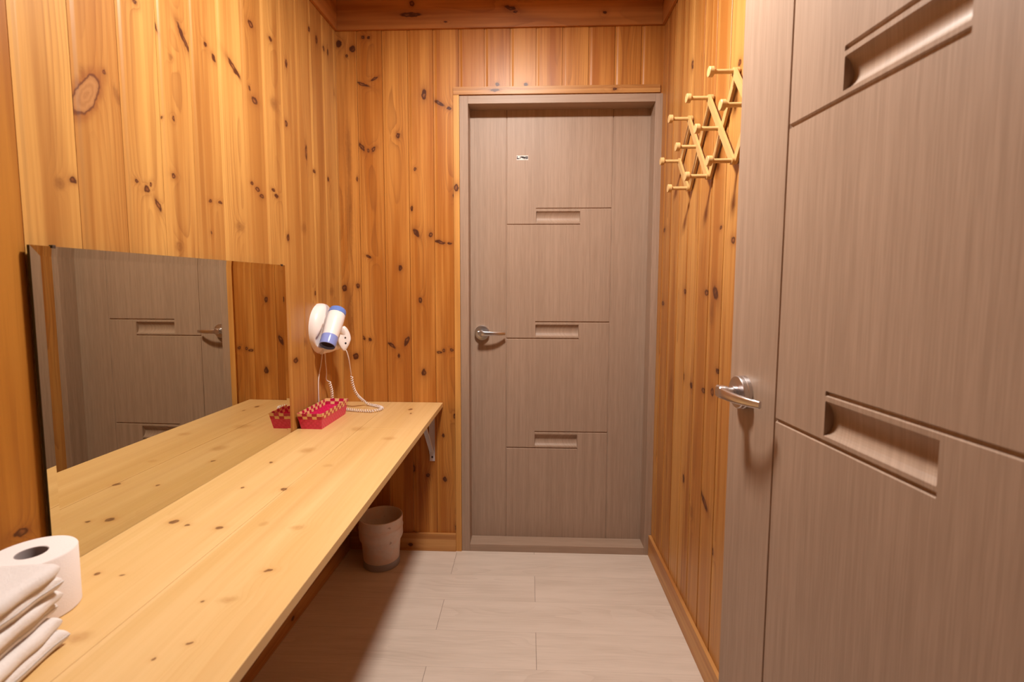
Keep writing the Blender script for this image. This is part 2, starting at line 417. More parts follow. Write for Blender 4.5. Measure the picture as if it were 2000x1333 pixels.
M_bin = None


def vinyl():
    n = NT('pale_oak_vinyl')
    ov, c = n.obj()
    x, y = c[0], c[1]
    W, Ln = .1755, .95
    q = n.m('DIVIDE', n.m('ADD', y, .020), -W)
    row = n.m('FLOOR', q)
    fy = n.m('FRACT', q)
    odd = n.m('FLOORED_MODULO', row, 2.0)
    offx = n.m('MULTIPLY_ADD', odd, .363, -.330)
    p = n.m('DIVIDE', n.m('SUBTRACT', x, offx), Ln)
    fx = n.m('FRACT', p)
    idx = n.m('ADD', n.m('MULTIPLY', n.m('FLOOR', p), 13.7), row)
    r = n.white(idx)
    # grain along x
    xx = n.m('MULTIPLY_ADD', r[0], 9.0, x)
    i3 = n.m('MULTIPLY', idx, 3.3)
    w1 = n.noise(n.xyz(n.m('MULTIPLY', xx, 1.6), n.m('MULTIPLY', fy, 1.2), i3), 1.0, 2)
    a = n.m('ADD', n.m('SUBTRACT', fy, .5), n.m('MULTIPLY', n.m('SUBTRACT', r[1], .5), .9))
    P = n.m('ADD', n.m('MULTIPLY', n.m('MULTIPLY', a, a), 14), n.m('MULTIPLY', w1, 11))
    fr = n.m('FRACT', P)
    g = n.m('POWER', fr, 2.5)
    gm = n.step(n.noise(n.xyz(n.m('MULTIPLY', xx, 2.2), n.m('MULTIPLY', y, 14), i3), 1.0, 1), .42, .66)
    f = n.noise(n.xyz(n.m('MULTIPLY', x, 9), n.m('MULTIPLY', y, 330), 0.0), 1.0, 3)
    tone = n.noise(n.xyz(n.m('MULTIPLY', xx, 2.5), n.m('MULTIPLY', y, 20), i3), 1.0, 2)
    t = n.m('ADD', n.m('MULTIPLY', tone, .7), n.m('ADD', n.m('MULTIPLY', f, .62), n.m('MULTIPLY', r[2], .12)))
    colr = n.mix(n.step(t, .35, .95), (.53, .43, .345), (.67, .56, .465))
    colr = n.mix(n.m('MULTIPLY', n.m('MULTIPLY', g, gm), .20), colr, (.38, .28, .21))
    # joints
    jx = n.m('MINIMUM', fx, n.m('SUBTRACT', 1.0, fx))
    jx = n.step(n.m('MULTIPLY', jx, Ln), .0012, .0004)
    jy = n.m('MINIMUM', fy, n.m('SUBTRACT', 1.0, fy))
    jy = n.step(n.m('MULTIPLY', jy, W), .0010, .0003)
    colr = n.mix(n.m('MULTIPLY', jy, .30), colr, (.2, .13, .09))
    colr = n.mix(n.m('MULTIPLY', jx, .8), colr, (.10, .06, .04))
    n.put(n.b.inputs['Base Color'], colr)
    n.b.inputs['Roughness'].default_value = .42
    n.b.inputs['Specular IOR Level'].default_value = .4
    n.bump(n.m('SUBTRACT', f, n.m('MULTIPLY', jx, 2)), .1, .0005)
    return n.mat


M_floor = vinyl()

# ------------------------------------------------------------------ room shell
XL0, AL = -.8525, .034
TH_L = atan2(1, AL)
XR = .575
CEIL = 2.495
REAR = -4.6
WALL_T = .10


def board_mats(name, off, knots=(), faint=(), pale=(), w=BW_, darker={}, **kw):
    """one material per board that has knots, so each board keeps its own"""
    by = {}
    for key, lst in (('knots', knots), ('faint', faint), ('pale', pale)):
        for k in lst:
            by.setdefault(math.floor((k[0]-off)/w), {'knots': [], 'faint': [], 'pale': []})[key].append(k)
    mats = [wood(name, 0, 2, w, off, **kw)]
    index = {}
    for b, d in sorted(by.items()):
        index[b] = len(mats)
        k2 = dict(kw)
        if b in darker:
            for key in ('light', 'mid'):
                k2[key] = tuple(x*darker[b]*f for x, f in zip(kw[key], (1, .78, .42)))
        mats.append(wood(name, 0, 2, w, off, d['knots'], d['faint'], d['pale'], **k2))
    return mats, index


def board_wall(rects, off, t=WALL_T, w=BW_, index=None, gap=.0010):
    """tongue and groove boards: room face at local y=0, body towards +y"""
    bm = bmesh.new()
    prof = [(0.0, .006), (gap-.0001, .006), (gap, .0020), (.0085, .0020), (.0105, .0014), (.0135, .0004), (.016, 0.0), (w-.0016, 0.0), (w-.0007, .0008), (w-.0006, .006)]
    for (u0, u1, z0, z1) in rects:
        k0 = math.floor((u0-off)/w) - 1
        k1 = math.ceil((u1-off)/w) + 1
        P = []
        for k in range(k0, k1):
            for (a, d) in prof:
                P.append((off + k*w + a, d))
        Q = []
        for (a, b) in zip(P, P[1:]):
            for e in (u0, u1):
                if a[0] < e < b[0]:
                    tt = (e-a[0])/(b[0]-a[0]); Q.append((e, a[1] + tt*(b[1]-a[1])))
        Q = sorted([p for p in P if u0 < p[0] < u1] + Q)
        lo = [bm.verts.new((u, d, z0)) for u, d in Q]
        hi = [bm.verts.new((u, d, z1)) for u, d in Q]
        for i in range(len(Q)-1):
            f = bm.faces.new((lo[i], lo[i+1], hi[i+1], hi[i]))
            if index:
                f.material_index = index.get(math.floor(((Q[i][0]+Q[i+1][0])/2-off)/w), 0)
        b0, b1 = bm.verts.new((u0, t, z0)), bm.verts.new((u1, t, z0))
        c0, c1 = bm.verts.new((u0, t, z1)), bm.verts.new((u1, t, z1))
        bm.faces.new((b0, c0, c1, b1))
        bm.faces.new([b0] + [b1] + lo[::-1]); bm.faces.new([c0] + hi + [c1])
        bm.faces.new((b0, lo[0], hi[0], c0)); bm.faces.new((b1, c1, hi[-1], lo[-1]))
    return bm


M_left, I_left = board_mats('pine_wall_left', -1.3860, KN_LEFT, KN_LEFT_FAINT, KN_LEFT_PALE, seed=3.0, sap=.45, darker={-1: .76}, light=(.55, .282, .075), mid=(.375, .155, .034), contrast=.95)
M_back, I_back = board_mats('pine_wall_back', -.7618, K_BACK, K_BACK_FAINT, seed=40.0, sap=.45, light=(.57, .250, .054), mid=(.385, .128, .018), contrast=1.2)
M_right, I_right = board_mats('pine_wall_right', .06, K_RIGHT, K_RIGHT_FAINT, seed=90.0, light=(.57, .275, .072), mid=(.385, .142, .027), contrast=1.1)
# back wall, with the door opening
FX0, FX1, FZ = -.3077, .5788, 2.08          # outer edge of the far door frame
setting('wall_back', board_wall([(XL0-.10, FX0, 0, CEIL), (FX0, XR+.02, FZ, CEIL)], -.7618, index=I_back), M_back,
        'far knotty pine board wall around the closed door', 'wall')
LEN_L = -REAR/sin(TH_L)
setting('wall_left', board_wall([(-LEN_L, 0, 0, CEIL)], -1.3860, index=I_left, gap=.0017), M_left, 'left knotty pine board wall behind the mirror and counter', 'wall',
        (XL0, 0, 0), TH_L)
# right wall: from the corner to the near door opening, over the door, and behind it
D0, D1 = 1.115, 2.02                        # door opening in local x (= -Y)
setting('wall_right', board_wall([(0, D0, 0, CEIL), (D0, D1, 2.10, CEIL), (D1, -REAR, 0, CEIL)], .06, index=I_right), M_right,
        'right knotty pine board wall carrying the peg rack', 'wall', (XR, 0, 0), -pi/2)
setting('wall_rear', board_wall([(-XR-.02, -XL0+.2, 0, CEIL)], .02), M_rear, 'pine board wall behind the camera', 'wall', (0, REAR, 0), pi)

bm = bmesh.new(); quad_box(bm, -1.1, 1.4, REAR-.1, .25, -.08, 0)
setting('floor', bm, M_floor, 'pale greyish oak plank floor', 'floor')
bm = board_wall([(-1.1, .75, REAR-.1, .15)], .02)
bm.transform(Matrix(((1, 0, 0, 0), (0, 0, 1, 0), (0, 1, 0, CEIL), (0, 0, 0, 1))))
setting('ceiling', bm, M_ceil, 'knotty pine board ceiling', 'ceiling')

# crown boards under the ceiling
CR0 = 2.3605
bm = bmesh.new(); bev_box(bm, XL0+.012, XR-.012, -.013, 0, CR0, CEIL, .0015)
setting('trim_1', bm, M_crown_x, 'dark pine board along the top of the far wall', 'crown board')
bm = bmesh.new(); bev_box(bm, -LEN_L+.02, 0, -.013, 0, CR0, CEIL, .0015)
setting('trim_2', bm, M_crown_y, 'pine board along the top of the left wall', 'crown board', (XL0, 0, 0), TH_L)
bm = bmesh.new(); bev_box(bm, .002, -REAR-.02, -.012, 0, CR0, CEIL, .0015)
setting('trim_3', bm, M_crown_y, 'pine board along the top of the right wall', 'crown board', (XR, 0, 0), -pi/2)

# pine strips round the far door frame
bm = bmesh.new(); bev_box(bm, -.3345, FX0-.0008, -.009, .002, 0, FZ+.002, .001)
setting('trim_4', bm, M_trim_v, 'narrow bright pine strip left of the far door frame', 'door trim')
bm = bmesh.new(); bev_box(bm, -.3345, XR-.013, -.009, .002, FZ+.003, FZ+.036, .001)
setting('trim_5', bm, M_trim_h, 'narrow pine strip above the far door frame', 'door trim')

# baseboards
bm = bmesh.new(); bev_box(bm, XL0+.012, -.3350, -.013, 0, 0, .086, .002)
setting('baseboard_back', bm, M_base, 'pine baseboard under the far wall beside the bin', 'baseboard')
bm = bmesh.new(); bev_box(bm, 0.006, D0-.062, -.0132, 0, 0, .099, .002)
setting('baseboard_right', bm, M_base, 'pine baseboard along the right wall', 'baseboard', (XR, 0, 0), -pi/2)
bm = bmesh.new(); bev_box(bm, -LEN_L+.02, -.016, -.013, 0, 0, .086, .002)
setting('baseboard_left', bm, M_base, 'pine baseboard along the left wall under the counter', 'baseboard', (XL0, 0, 0), TH_L)

# ------------------------------------------------------------------ doors
LEAF_W, LEAF_H, LEAF_T = .836, 2.055, .038
G1, G2 = .1781, .6596                        # the two upright grooves
R1, R2 = .3141, .5161                        # scooped recess
ROWS = [(.476, .5555), (1.003, 1.0815), (1.532, 1.6045), (2.070, 2.15)]


def leaf_mesh(z_off):
    """door leaf: local x from the lock edge (0) to the hinges, front face at y=0 looking to -y, z from z_off"""
    rows = [(a, b) for a, b in ROWS if b < z_off + LEAF_H]
    hw = .0042                               # half width of a level groove
    vw = .0028                               # half width of an upright groove

    def brk(c, h):
        return [c-h-.0006, c-h, c-h*.45, c, c+h*.45, c+h, c+h+.0006]
    xs = [0, .002, LEAF_W-.002, LEAF_W] + brk(G1, vw) + brk(G2, vw) + [R1-.0008, R1, R1+.0008, R2-.0008, R2, R2+.0008]
    zs = [z_off, z_off+.002, z_off+LEAF_H-.002, z_off+LEAF_H]
    for a, b in rows:
        zs += brk(a, hw) + brk(b, hw)
        lo, hi = a+hw+.0065, b-hw-.0075
        zs += [lo + (hi-lo)*k/16 for k in range(17)] + [lo-.0006, hi+.0006]
    k = (LEAF_W)/12
    xs += [k*i for i in range(1, 12)]
    xs = sorted(set(round(x, 5) for x in xs)); zs = sorted(set(round(z, 5) for z in zs))

    def groove(d, h, depth):
        d = abs(d)
        if d >= h + .0003: return 0
        if d >= h*.46: return depth*.45 if d > h-.0002 and False else depth*(1-(d-h*.45)/(h*.55+1e-9))*.999 if d < h else 0
        return depth

    def depth(x, z):
        e = 0
        if abs(x-G1) < vw+.0002: e = max(e, groove(x-G1, vw, .0032))
        if abs(x-G2) < vw+.0002: e = max(e, groove(x-G2, vw, .0032))
        for a, b in rows:
            if G1 < x < R2+.0002: e = max(e, groove(z-a, hw, .0045))
            if R1-.0002 < x < G2: e = max(e, groove(z-b, hw, .0045))
            lo, hi = a+hw+.0065, b-hw-.0075
            if R1+.0003 < x < R2-.0003 and lo < z < hi:
                t = (z-lo)/(hi-lo)
                e = max(e, .0150*(1-(2*t**.85-1)**2)**.8)
        if x < .0005 or x > LEAF_W-.0005 or z < z_off+.0005 or z > z_off+LEAF_H-.0005: e = max(e, .0018)
        return e
    bm = bmesh.new()
    G = [[bm.verts.new((x, depth(x, z), z)) for x in xs] for z in zs]
    for i in range(len(zs)-1):
        for j in range(len(xs)-1):
            bm.faces.new((G[i][j], G[i][j+1], G[i+1][j+1], G[i+1][j]))
    # sides and back
    B = {}
    ring = [(0, j) for j in range(len(xs))] + [(i, len(xs)-1) for i in range(1, len(zs))] + \
           [(len(zs)-1, j) for j in range(len(xs)-2, -1, -1)] + [(i, 0) for i in range(len(zs)-2, 0, -1)]
    bk = [bm.verts.new((xs[j], LEAF_T, zs[i])) for i, j in ring]
    n = len(ring)
    for k in range(n):
        a = G[ring[k][0]][ring[k][1]]; b = G[ring[(k+1) % n][0]][ring[(k+1) % n][1]]
        bm.faces.new((a, bk[k], bk[(k+1) % n], b))
    bm.faces.new(bk)
    return bm


def lever_handle(parent, x, z, label):
    """rosette + neck, lever as its part; points towards +x"""
    bm = bmesh.new()
    M = Matrix.Translation((x, 0, z)) @ Matrix.Rotation(radians(90), 4, 'X')
    lathe(bm, [(.0, 0), (.0345, 0), (.0345, .0075), (.0335, .0085), (.0338, .0095), (.0338, .0165), (.0325, .0180), (.014, .0180), (.0125, .0185), (.0125, .024), (.0135, .0245), (.0135, .0275), (.0105, .028), (.0105, .047)][1:], 48, M)
    h = obj('door_handle', bm, M_steel, parent, smooth=True)
    h['label'] = label
    bm = bmesh.new()
    # flat bowed bar: swept rounded rectangle
    path = catmull([(x-.0125, -.0460, z), (x, -.0500, z), (x+.02, -.0515, z-.0005), (x+.05, -.049, z-.001), (x+.082, -.040, z-.0015), (x+.108, -.026, z-.002)], 7)
    rings = []
    for i, p in enumerate(path):
        d = (path[min(i+1, len(path)-1)] - path[max(i-1, 0)]).normalized()
        side = Vector((0, 0, 1)).cross(d).normalized()
        f = i/(len(path)-1)
        hh = .0128 - .0055*f; tt = .0055 - .001*f + .0045*max(0, 1-f*5)
        ring = []
        for k in range(20):
            a = 2*pi*k/20
            cx = abs(cos(a))**.55*(1 if cos(a) >= 0 else -1); sx = abs(sin(a))**.55*(1 if sin(a) >= 0 else -1)
            ring.append(bm.verts.new(p + side*cx*tt + Vector((0, 0, 1))*sx*hh))
        rings.append(ring)
    for a, b in zip(rings, rings[1:]):
        for k in range(20):
            bm.faces.new((a[k], a[(k+1) % 20], b[(k+1) % 20], b[k]))
    bm.faces.new(rings[0][::-1]); bm.faces.new(rings[-1])
    M2 = Matrix.Translation((x, 0, z)) @ Matrix.Rotation(radians(90), 4, 'X')
    lathe(bm, [(.0128, .038), (.0136, .043), (.0136, .052), (.0115, .0555)], 32, M2)
    obj('lever', bm, M_steel, h, smooth=True, angle=35)
    return h


# far door, closed
bm = leaf_mesh(.012)
door1 = obj('door_1', bm, M_taupe, smooth=False)
door1.location = (-.2810, .080, 0)
tag(door1, 'closed taupe panelled door at the far end of the corridor', 'door', kind='structure')
lever_handle(door1, .064, 1.0303, 'satin nickel lever handle on a round rosette')
IX0, IX1, IZ = -.2698, .5442, 2.0458
bm = bmesh.new()
bev_box(bm, FX0, IX0, -.004, .125, 0, FZ, .0012)
bev_box(bm, IX1, XR, -.004, .125, 0, FZ, .0012)
fr = obj('door_frame', bm, M_taupe, door1)
fr.matrix_parent_inverse = Matrix.Translation((.2810, -.080, 0))
bm = bmesh.new()
bev_box(bm, IX0+.0002, IX1-.0002, -.0038, .125, IZ, FZ, .0012)
hd = obj('door_head', bm, M_taupe_h, door1)
hd.matrix_parent_inverse = Matrix.Translation((.2810, -.080, 0))
bm = bmesh.new()
bev_box(bm, IX0+.0002, IX1-.0002, -.0038, .079, 0, .0345, .0012)
sl = obj('door_sill', bm, M_taupe_h, door1)
sl.matrix_parent_inverse = Matrix.Translation((.2810, -.080, 0))
# small sticker on the far door: white strip with a dark worn imprint
bm = bmesh.new(); quad_box(bm, .2235, .2765, -.0006, .0, 1.8235, 1.8435)
stk = obj('door_sticker', bm, plain('sticker_white', (.80, .66, .60), .4), door1)
bm = bmesh.new()
for (a, b, c_, d) in ((.2245, .2285, 1.8285, 1.841), (.2245, .237, 1.8275, 1.8325), (.2385, .2425, 1.829, 1.840), (.2435, .251, 1.8335, 1.8405),
                      (.2515, .2555, 1.8285, 1.840), (.2565, .263, 1.8275, 1.838), (.264, .2755, 1.8275, 1.8405), (.2455, .264, 1.833, 1.838)):
    quad_box(bm, a, b, -.0009, -.0005, c_, d)
obj('imprint', bm, plain('sticker_print', (.035, .015, .008), .4), stk)

# near door, ajar
AN = .0719
NP = Vector((.4603, -1.319, 0))              # groove 1 on its face
door2 = obj('door_2', leaf_mesh(.012), M_taupe)
# local x runs towards the camera side: direction (sin an, -cos an); local -y faces the room
ang = atan2(-cos(AN), sin(AN))
door2.rotation_euler = (0, 0, ang)
door2.location = NP - Vector((sin(AN), -cos(AN), 0))*G1
tag(door2, 'near taupe panelled door standing ajar on the right', 'door', kind='structure')
lever_handle(door2, .064, 1.0303, 'satin nickel lever handle seen side on')
bm = bmesh.new()
J0, J1 = -D0, -D1
for (y0, y1) in ((J0, J0-.038), (J1+.038, J1)):
    bev_box(bm, XR-.004, XR+.125, min(y0, y1), max(y0, y1), 0, 2.10, .0012)
bev_box(bm, XR-.0035, XR+.1245, J1+.0382, J0-.0382, 2.062, 2.0995, .0012)
bev_box(bm, XR+.05, XR+.1245, J1+.0382, J0-.0382, 0, .034, .0012)
o = obj('door_frame', bm, M_taupe, door2)
o.matrix_parent_inverse = (Matrix.Translation(door2.location) @ Matrix.Rotation(ang, 4, 'Z')).inverted()
# wall of the room behind the near door
bm = bmesh.new(); quad_box(bm, XR+.70, XR+.76, -2.6, -.6, 0, CEIL)
quad_box(bm, XR+.1005, XR+.70, -.66, -.6, 0, CEIL); quad_box(bm, XR+.1005, XR+.70, -2.6, -2.54, 0, CEIL)
setting('wall_side_room', bm, plain('beige_plaster', (.5, .42, .35), .8), 'plain wall of the room behind the near door', 'wall')

# ------------------------------------------------------------------ counter
CZ = .7121
CT = .021


def wall_x(y): return XL0 + AL*y


def front_x(y): return -.3927 + .0074*y


bm = bmesh.new()
YB, YF = -.0015, -2.62


def slab(xa0, xa1, xb0, xb1, y0, y1):
    """x range (xa0..xa1) at y0, (xb0..xb1) at y1"""
    t = bmesh.new()
    v = [t.verts.new(p) for p in ((xa0, y0, CZ), (xa1, y0, CZ), (xb1, y1, CZ), (xb0, y1, CZ), (xa0, y0, CZ-CT), (xa1, y0, CZ-CT), (xb1, y1, CZ-CT), (xb0, y1, CZ-CT))]
    for f in ((0, 1, 2, 3), (7, 6, 5, 4), (0, 4, 5, 1), (1, 5, 6, 2), (2, 6, 7, 3), (3, 7, 4, 0)):
        t.faces.new([v[i] for i in f])
    bmesh.ops.recalc_face_normals(t, faces=t.faces[:])
    bmesh.ops.bevel(t, geom=t.edges[:], offset=.0011, segments=2, profile=.5, affect='EDGES')
    me = bpy.data.meshes.new('tmp'); t.to_mesh(me); t.free(); bm.from_mesh(me); bpy.data.meshes.remove(me)


slab(wall_x(YB)+.002, -.6305, wall_x(YF)+.002, -.6560, YB, YF)
slab(-.6301, front_x(YB), -.6556, front_x(YF), YB, -.400)
bm.free()
bm = bmesh.new()


def seam_x(y): return -.6300 + .0100*y


slab(wall_x(YB)+.002, seam_x(YB)-.0006, wall_x(YF)+.002, seam_x(YF)-.0006, YB, YF)
slab(seam_x(YB)+.0003, front_x(YB), seam_x(-.43)+.0003, front_x(-.43), YB, -.43)
slab(seam_x(-.4303)+.0003, front_x(-.4303), seam_x(YF)+.0004, front_x(YF), -.4303, YF)
ctop = obj('counter_top', bm, M_top)
tag(ctop, 'long pale pine plank counter along the left wall under the mirror', 'counter')

# shelf bracket on the far wall
br = thing('shelf_bracket', 'small white steel bracket holding up the far end of the counter', 'shelf bracket', (-.4445, -.001, .4335))
bm = bmesh.new()
H = CZ-CT-.4335
bev_box(bm, -.012, .012, -.0025, 0, 0, H-.0005, .001)
for s_ in (-1, 1):
    bev_box(bm, s_*.012-.001, s_*.012+.001, -.006, -.002, .035, H-.003, .0005)
obj('wall_plate', bm, M_bracket, br)
bm = bmesh.new(); bev_box(bm, -.012, .012, -.24, -.0027, H-.0030, H-.0005, .001)
obj('support_arm', bm, M_bracket, br)
bm = bmesh.new()
Lb = hypot(.165, .17)
Mb = Matrix.Translation((0, -.0065, .045)) @ Matrix.Rotation(atan2(.195, H-.051), 4, 'X')
Lb = hypot(.195, H-.051)
bev_box(bm, -.009, .009, -.0015, .0015, 0, Lb, .001, M=Mb)
bev_box(bm, -.009, -.0075, -.008, -.001, .006, Lb-.01, .0005, M=Mb)
bev_box(bm, .0075, .009, -.008, -.001, .006, Lb-.01, .0005, M=Mb)
obj('diagonal_brace', bm, M_bracket, br)
bm = bmesh.new(); lathe(bm, [(.0045, 0), (.0045, .001), (.003, .0022)], 20, Matrix.Translation((0, -.0025, .020)) @ Matrix.Rotation(radians(90), 4, 'X'))
obj('screw', bm, M_darkin, br, smooth=True)

# ------------------------------------------------------------------ mirror
XM0, AM = -.8549, .0230
YL_, YR_, ZT = -1.3908, -.5022, 1.3215
th_m = atan2(1, AM)
n_m = Vector((sin(th_m), -cos(th_m), 0))     # into the room
mr = thing('wall_mirror', 'wide frameless mirror resting on the counter against the left wall', 'mirror', (XM0, 0, CZ+.0006), th_m)
Lx0, Lx1 = YL_/sin(th_m), YR_/sin(th_m)
Hm = ZT - CZ - .0006
bm = bmesh.new()
bw = .019
tilt = .00105                                # the ground edge turns the reflection inwards
outer = [(Lx0, 0), (Lx1, 0), (Lx1, Hm), (Lx0, Hm)]
inner = [(Lx0+bw, bw), (Lx1-bw, bw), (Lx1-bw, Hm-bw), (Lx0+bw, Hm-bw)]
vo = [bm.verts.new((x, -tilt, z)) for x, z in outer]
vi = [bm.verts.new((x, 0, z)) for x, z in inner]
vb = [bm.verts.new((x, .0042, z)) for x, z in outer]
bm.faces.new(vi)
for k in range(4):
    bm.faces.new((vo[k], vo[(k+1) % 4], vi[(k+1) % 4], vi[k]))
for k in range(4):
    f = bm.faces.new((vo[k], vb[k], vb[(k+1) % 4], vo[(k+1) % 4])); f.material_index = 1
f = bm.faces.new(vb[::-1]); f.material_index = 1
obj('mirror_glass', bm, [M_mirror, M_glass_edge], mr)
for xx in (Lx0+.043, Lx1-.020):
    bm = bmesh.new()
    bev_box(bm, xx-.0035, xx+.0035, -.0035, .004, Hm-.0035, Hm+.0028, .001)
    obj('mirror_clip', bm, M_clip, mr)

# ------------------------------------------------------------------ waste bin
n = NT('faded_floral_plastic')
ov, c = n.obj()
a = n.noise(ov, 24, 3); b = n.noise(ov, 60, 2)
sp = n.step(n.noise(ov, 34, 1), .70, .74)
cb = n.mix(n.step(a, .42, .62), (.68, .59, .54), (.70, .55, .48))
cb = n.mix(n.m('MULTIPLY', n.step(b, .5, .7), .3), cb, (.58, .47, .41))
cb = n.mix(n.m('MULTIPLY', sp, .6), cb, (.28, .17, .12))
n.put(n.b.inputs['Base Color'], cb); n.b.inputs['Roughness'].default_value = .45
n.bump(a, .2, .001)
M_bin = n.mat
bn = thing('waste_bin', 'small faded beige plastic bin on the floor under the counter', 'bin', (-.6575, -.118, 0))
bm = bmesh.new()
prof = [(.0, .012), (.070, .012), (.0725, .03), (.078, .10), (.0845, .121), (.0895, .135), (.0905, .20), (.0905, .2195), (.0925, .2235), (.0960, .2225), (.0965, .218),
        (.0955, .185), (.0965, .180), (.0985, .176), (.0965, .171), (.0960, .150), (.0965, .138), (.0945, .128), (.0865, .113), (.0845, .104), (.0790, .034), (.0785, .030)]
seg = 64
rings = []
for (r_, z_) in prof[1:]:
    rings.append([bm.verts.new(((r_ + (.0007*sin(7*k*2*pi/seg+z_*90) if .12 < z_ < .19 else 0))*cos(2*pi*k/seg), r_*sin(2*pi*k/seg), z_ + (.0022*sin(5*k*2*pi/seg) if .10 < z_ < .135 else 0))) for k in range(seg)])
for a_, b_ in zip(rings, rings[1:]):
    for k in range(seg):
        bm.faces.new((a_[k], a_[(k+1) % seg], b_[(k+1) % seg], b_[k]))
bm.faces.new(rings[0])
obj('bin_body', bm, M_bin, bn, smooth=True, angle=50)
bm = bmesh.new(); lathe(bm, [(.074, 0), (.0805, .001), (.0812, .004), (.0812, .026), (.0795, .030), (.077, .030)], 64)
obj('base_ring', bm, plain('grey_plastic', (.30, .29, .33), .4), bn, smooth=True)

# ------------------------------------------------------------------ woven basket
bk = thing('woven_basket', 'small pink and straw woven plastic basket on the counter behind the mirror', 'basket', (-.8085, -.338, CZ), radians(-1.5))
n = NT('pink_woven_strap')
ov, c = n.obj()
# basket weave over the pink body: soft relief only
wv = n.m('MULTIPLY', n.m('SINE', n.m('MULTIPLY', n.m('ADD', c[0], c[1]), 330)), n.m('SINE', n.m('MULTIPLY', c[2], 330)))
cc = n.mix(n.noise(ov, 120, 2), (.52, .012, .075), (.80, .040, .17))
cc = n.mix(n.m('MULTIPLY', n.step(wv, .1, .6), .3), cc, (.85, .06, .22))
n.put(n.b.inputs['Base Color'], cc); n.b.inputs['Roughness'].default_value = .3
n.bump(wv, .35, .001)
M_pink = n.mat
M_straw = plain('straw_strap', (.80, .50, .23), .4, bump=(300, .2, .0005))
M_pink2 = plain('deep_pink_strap', (.48, .008, .065), .3)
BH = .0615


def bk_half(z):
    t = z/BH
    return .0395 + (.0480-.0395)*t, .112 + (.128-.112)*t


def pt_on(side, s, z, out=0.0):
    hx, hy = bk_half(z)
    if side == 0: return Vector((-hx + 2*hx*s, -hy-out, z))
    if side == 1: return Vector((hx+out, -hy + 2*hy*s, z))
    if side == 2: return Vector((hx - 2*hx*s, hy+out, z))
    return Vector((-hx-out, hy - 2*hy*s, z))


bm = bmesh.new()
for side in range(4):
    N_ = 9 if side in (0, 2) else 24
    zs = [0, .0005, .012, .024, .036, BH-.001]
    for inner_ in (0, 1):
        o_ = -.0016 if inner_ else 0
        G = [[bm.verts.new(pt_on(side, i/N_, z, o_)) for i in range(N_+1)] for z in zs]
        for i in range(len(zs)-1):
            for j in range(N_):
                bm.faces.new((G[i][j], G[i][j+1], G[i+1][j+1], G[i+1][j]))
hx, hy = bk_half(0)
quad_box(bm, -hx, hx, -hy, hy, 0.0002, .0022)
bmesh.ops.remove_doubles(bm, verts=bm.verts[:], dist=.0003)
obj('basket_body', bm, M_pink, bk)
# checkered top bands (two rows), in and out
bm_s, bm_p = bmesh.new(), bmesh.new()
for side in range(4):
    N_ = 5 if side in (0, 2) else 14
    for row in range(2):
        z1 = BH + .0008 - row*.0115; z0 = z1 - .0110
        for i in range(N_):
            straw = (i + row) % 2 == 0
            B_ = bm_s if straw else bm_p
            for sgn in (1, -1):
                o0 = (.0012 if straw else .0006)*sgn + (-.0016 if sgn < 0 else 0)
                g = .04/N_
                vs = []
                for (s_, z_, o_) in ((i/N_+g, z0, 0), ((i+1)/N_-g, z0, 0), ((i+1)/N_-g, z1, 0), (i/N_+g, z1, 0)):
                    vs.append((s_, z_))
                ring0 = [B_.verts.new(pt_on(side, s_, z_, o0)) for s_, z_ in vs]
                ring1 = [B_.verts.new(pt_on(side, s_, z_, o0 - .0012*sgn)) for s_, z_ in vs]
                B_.faces.new(ring0); B_.faces.new(ring1[::-1])
                for k in range(4):
                    B_.faces.new((ring0[k], ring0[(k+1) % 4], ring1[(k+1) % 4], ring1[k]))
obj('straw_band', bm_s, M_straw, bk)
obj('pink_band', bm_p, M_pink2, bk)

# ------------------------------------------------------------------ wall hair dryer
hd_ = thing('hair_dryer_holder', 'white oval wall holder for the hair dryer, beside the far corner', 'hair dryer holder', (wall_x(-.232), -.232, 1.073), TH_L)
# local: x along wall (+ = towards the far corner), y=into wall (+), z up. room side is -y
bm = bmesh.new()
NS, NR = 56, 14
rows_ = []
for i in range(NR+1):
    t = i/NR
    a = t*pi/2
    ring = []
    for k in range(NS):
        ph = 2*pi*k/NS
        ex, ez = .102, .104
        rr = cos(a)**.42 if i < NR else 0.02
        dd = .044*sin(a)**.8
        x_ = ex*rr*cos(ph); z_ = ez*rr*sin(ph)
        # cradle: the shell steps down where the dryer lies
        sd_ = -( (x_+.027)*.788 - (z_-.009)*.616 )
        tt = max(0, min(1, (sd_-.024)/.010))
        tt = max(tt, min(1, (-.068-z_)/.012))
        dd = min(dd, .020 + .024*tt)
        ring.append(bm.verts.new((x_, -max(dd, 0)-.0, z_)))
    rows_.append(ring)
back = [bm.verts.new((v_.co.x, .012, v_.co.z)) for v_ in rows_[0]]
for k in range(NS):
    bm.faces.new((back[k], back[(k+1) % NS], rows_[0][(k+1) % NS], rows_[0][k]))
for a_, b_ in zip(rows_, rows_[1:]):
    for k in range(NS):
        bm.faces.new((a_[k], a_[(k+1) % NS], b_[(k+1) % NS], b_[k]))
bm.faces.new(rows_[-1]); bm.faces.new(back[::-1])
obj('holder_shell', bm, M_white, hd_, smooth=True, angle=60)
bm = bmesh.new()
tube(bm, catmull([(-.045, -.020, -.082), (-.010, -.034, -.078), (.030, -.050, -.070), (.052, -.060, -.060)], 6), [.020]*6 + [.022]*6 + [.024]*7, 20)
obj('support_lip', bm, M_white, hd_, smooth=True)


def axis_matrix(p, d):
    x, y = frame_at(d)
    d = d.normalized()
    M = Matrix((x, y, d)).transposed().to_4x4()
    return Matrix.Translation(p) @ M


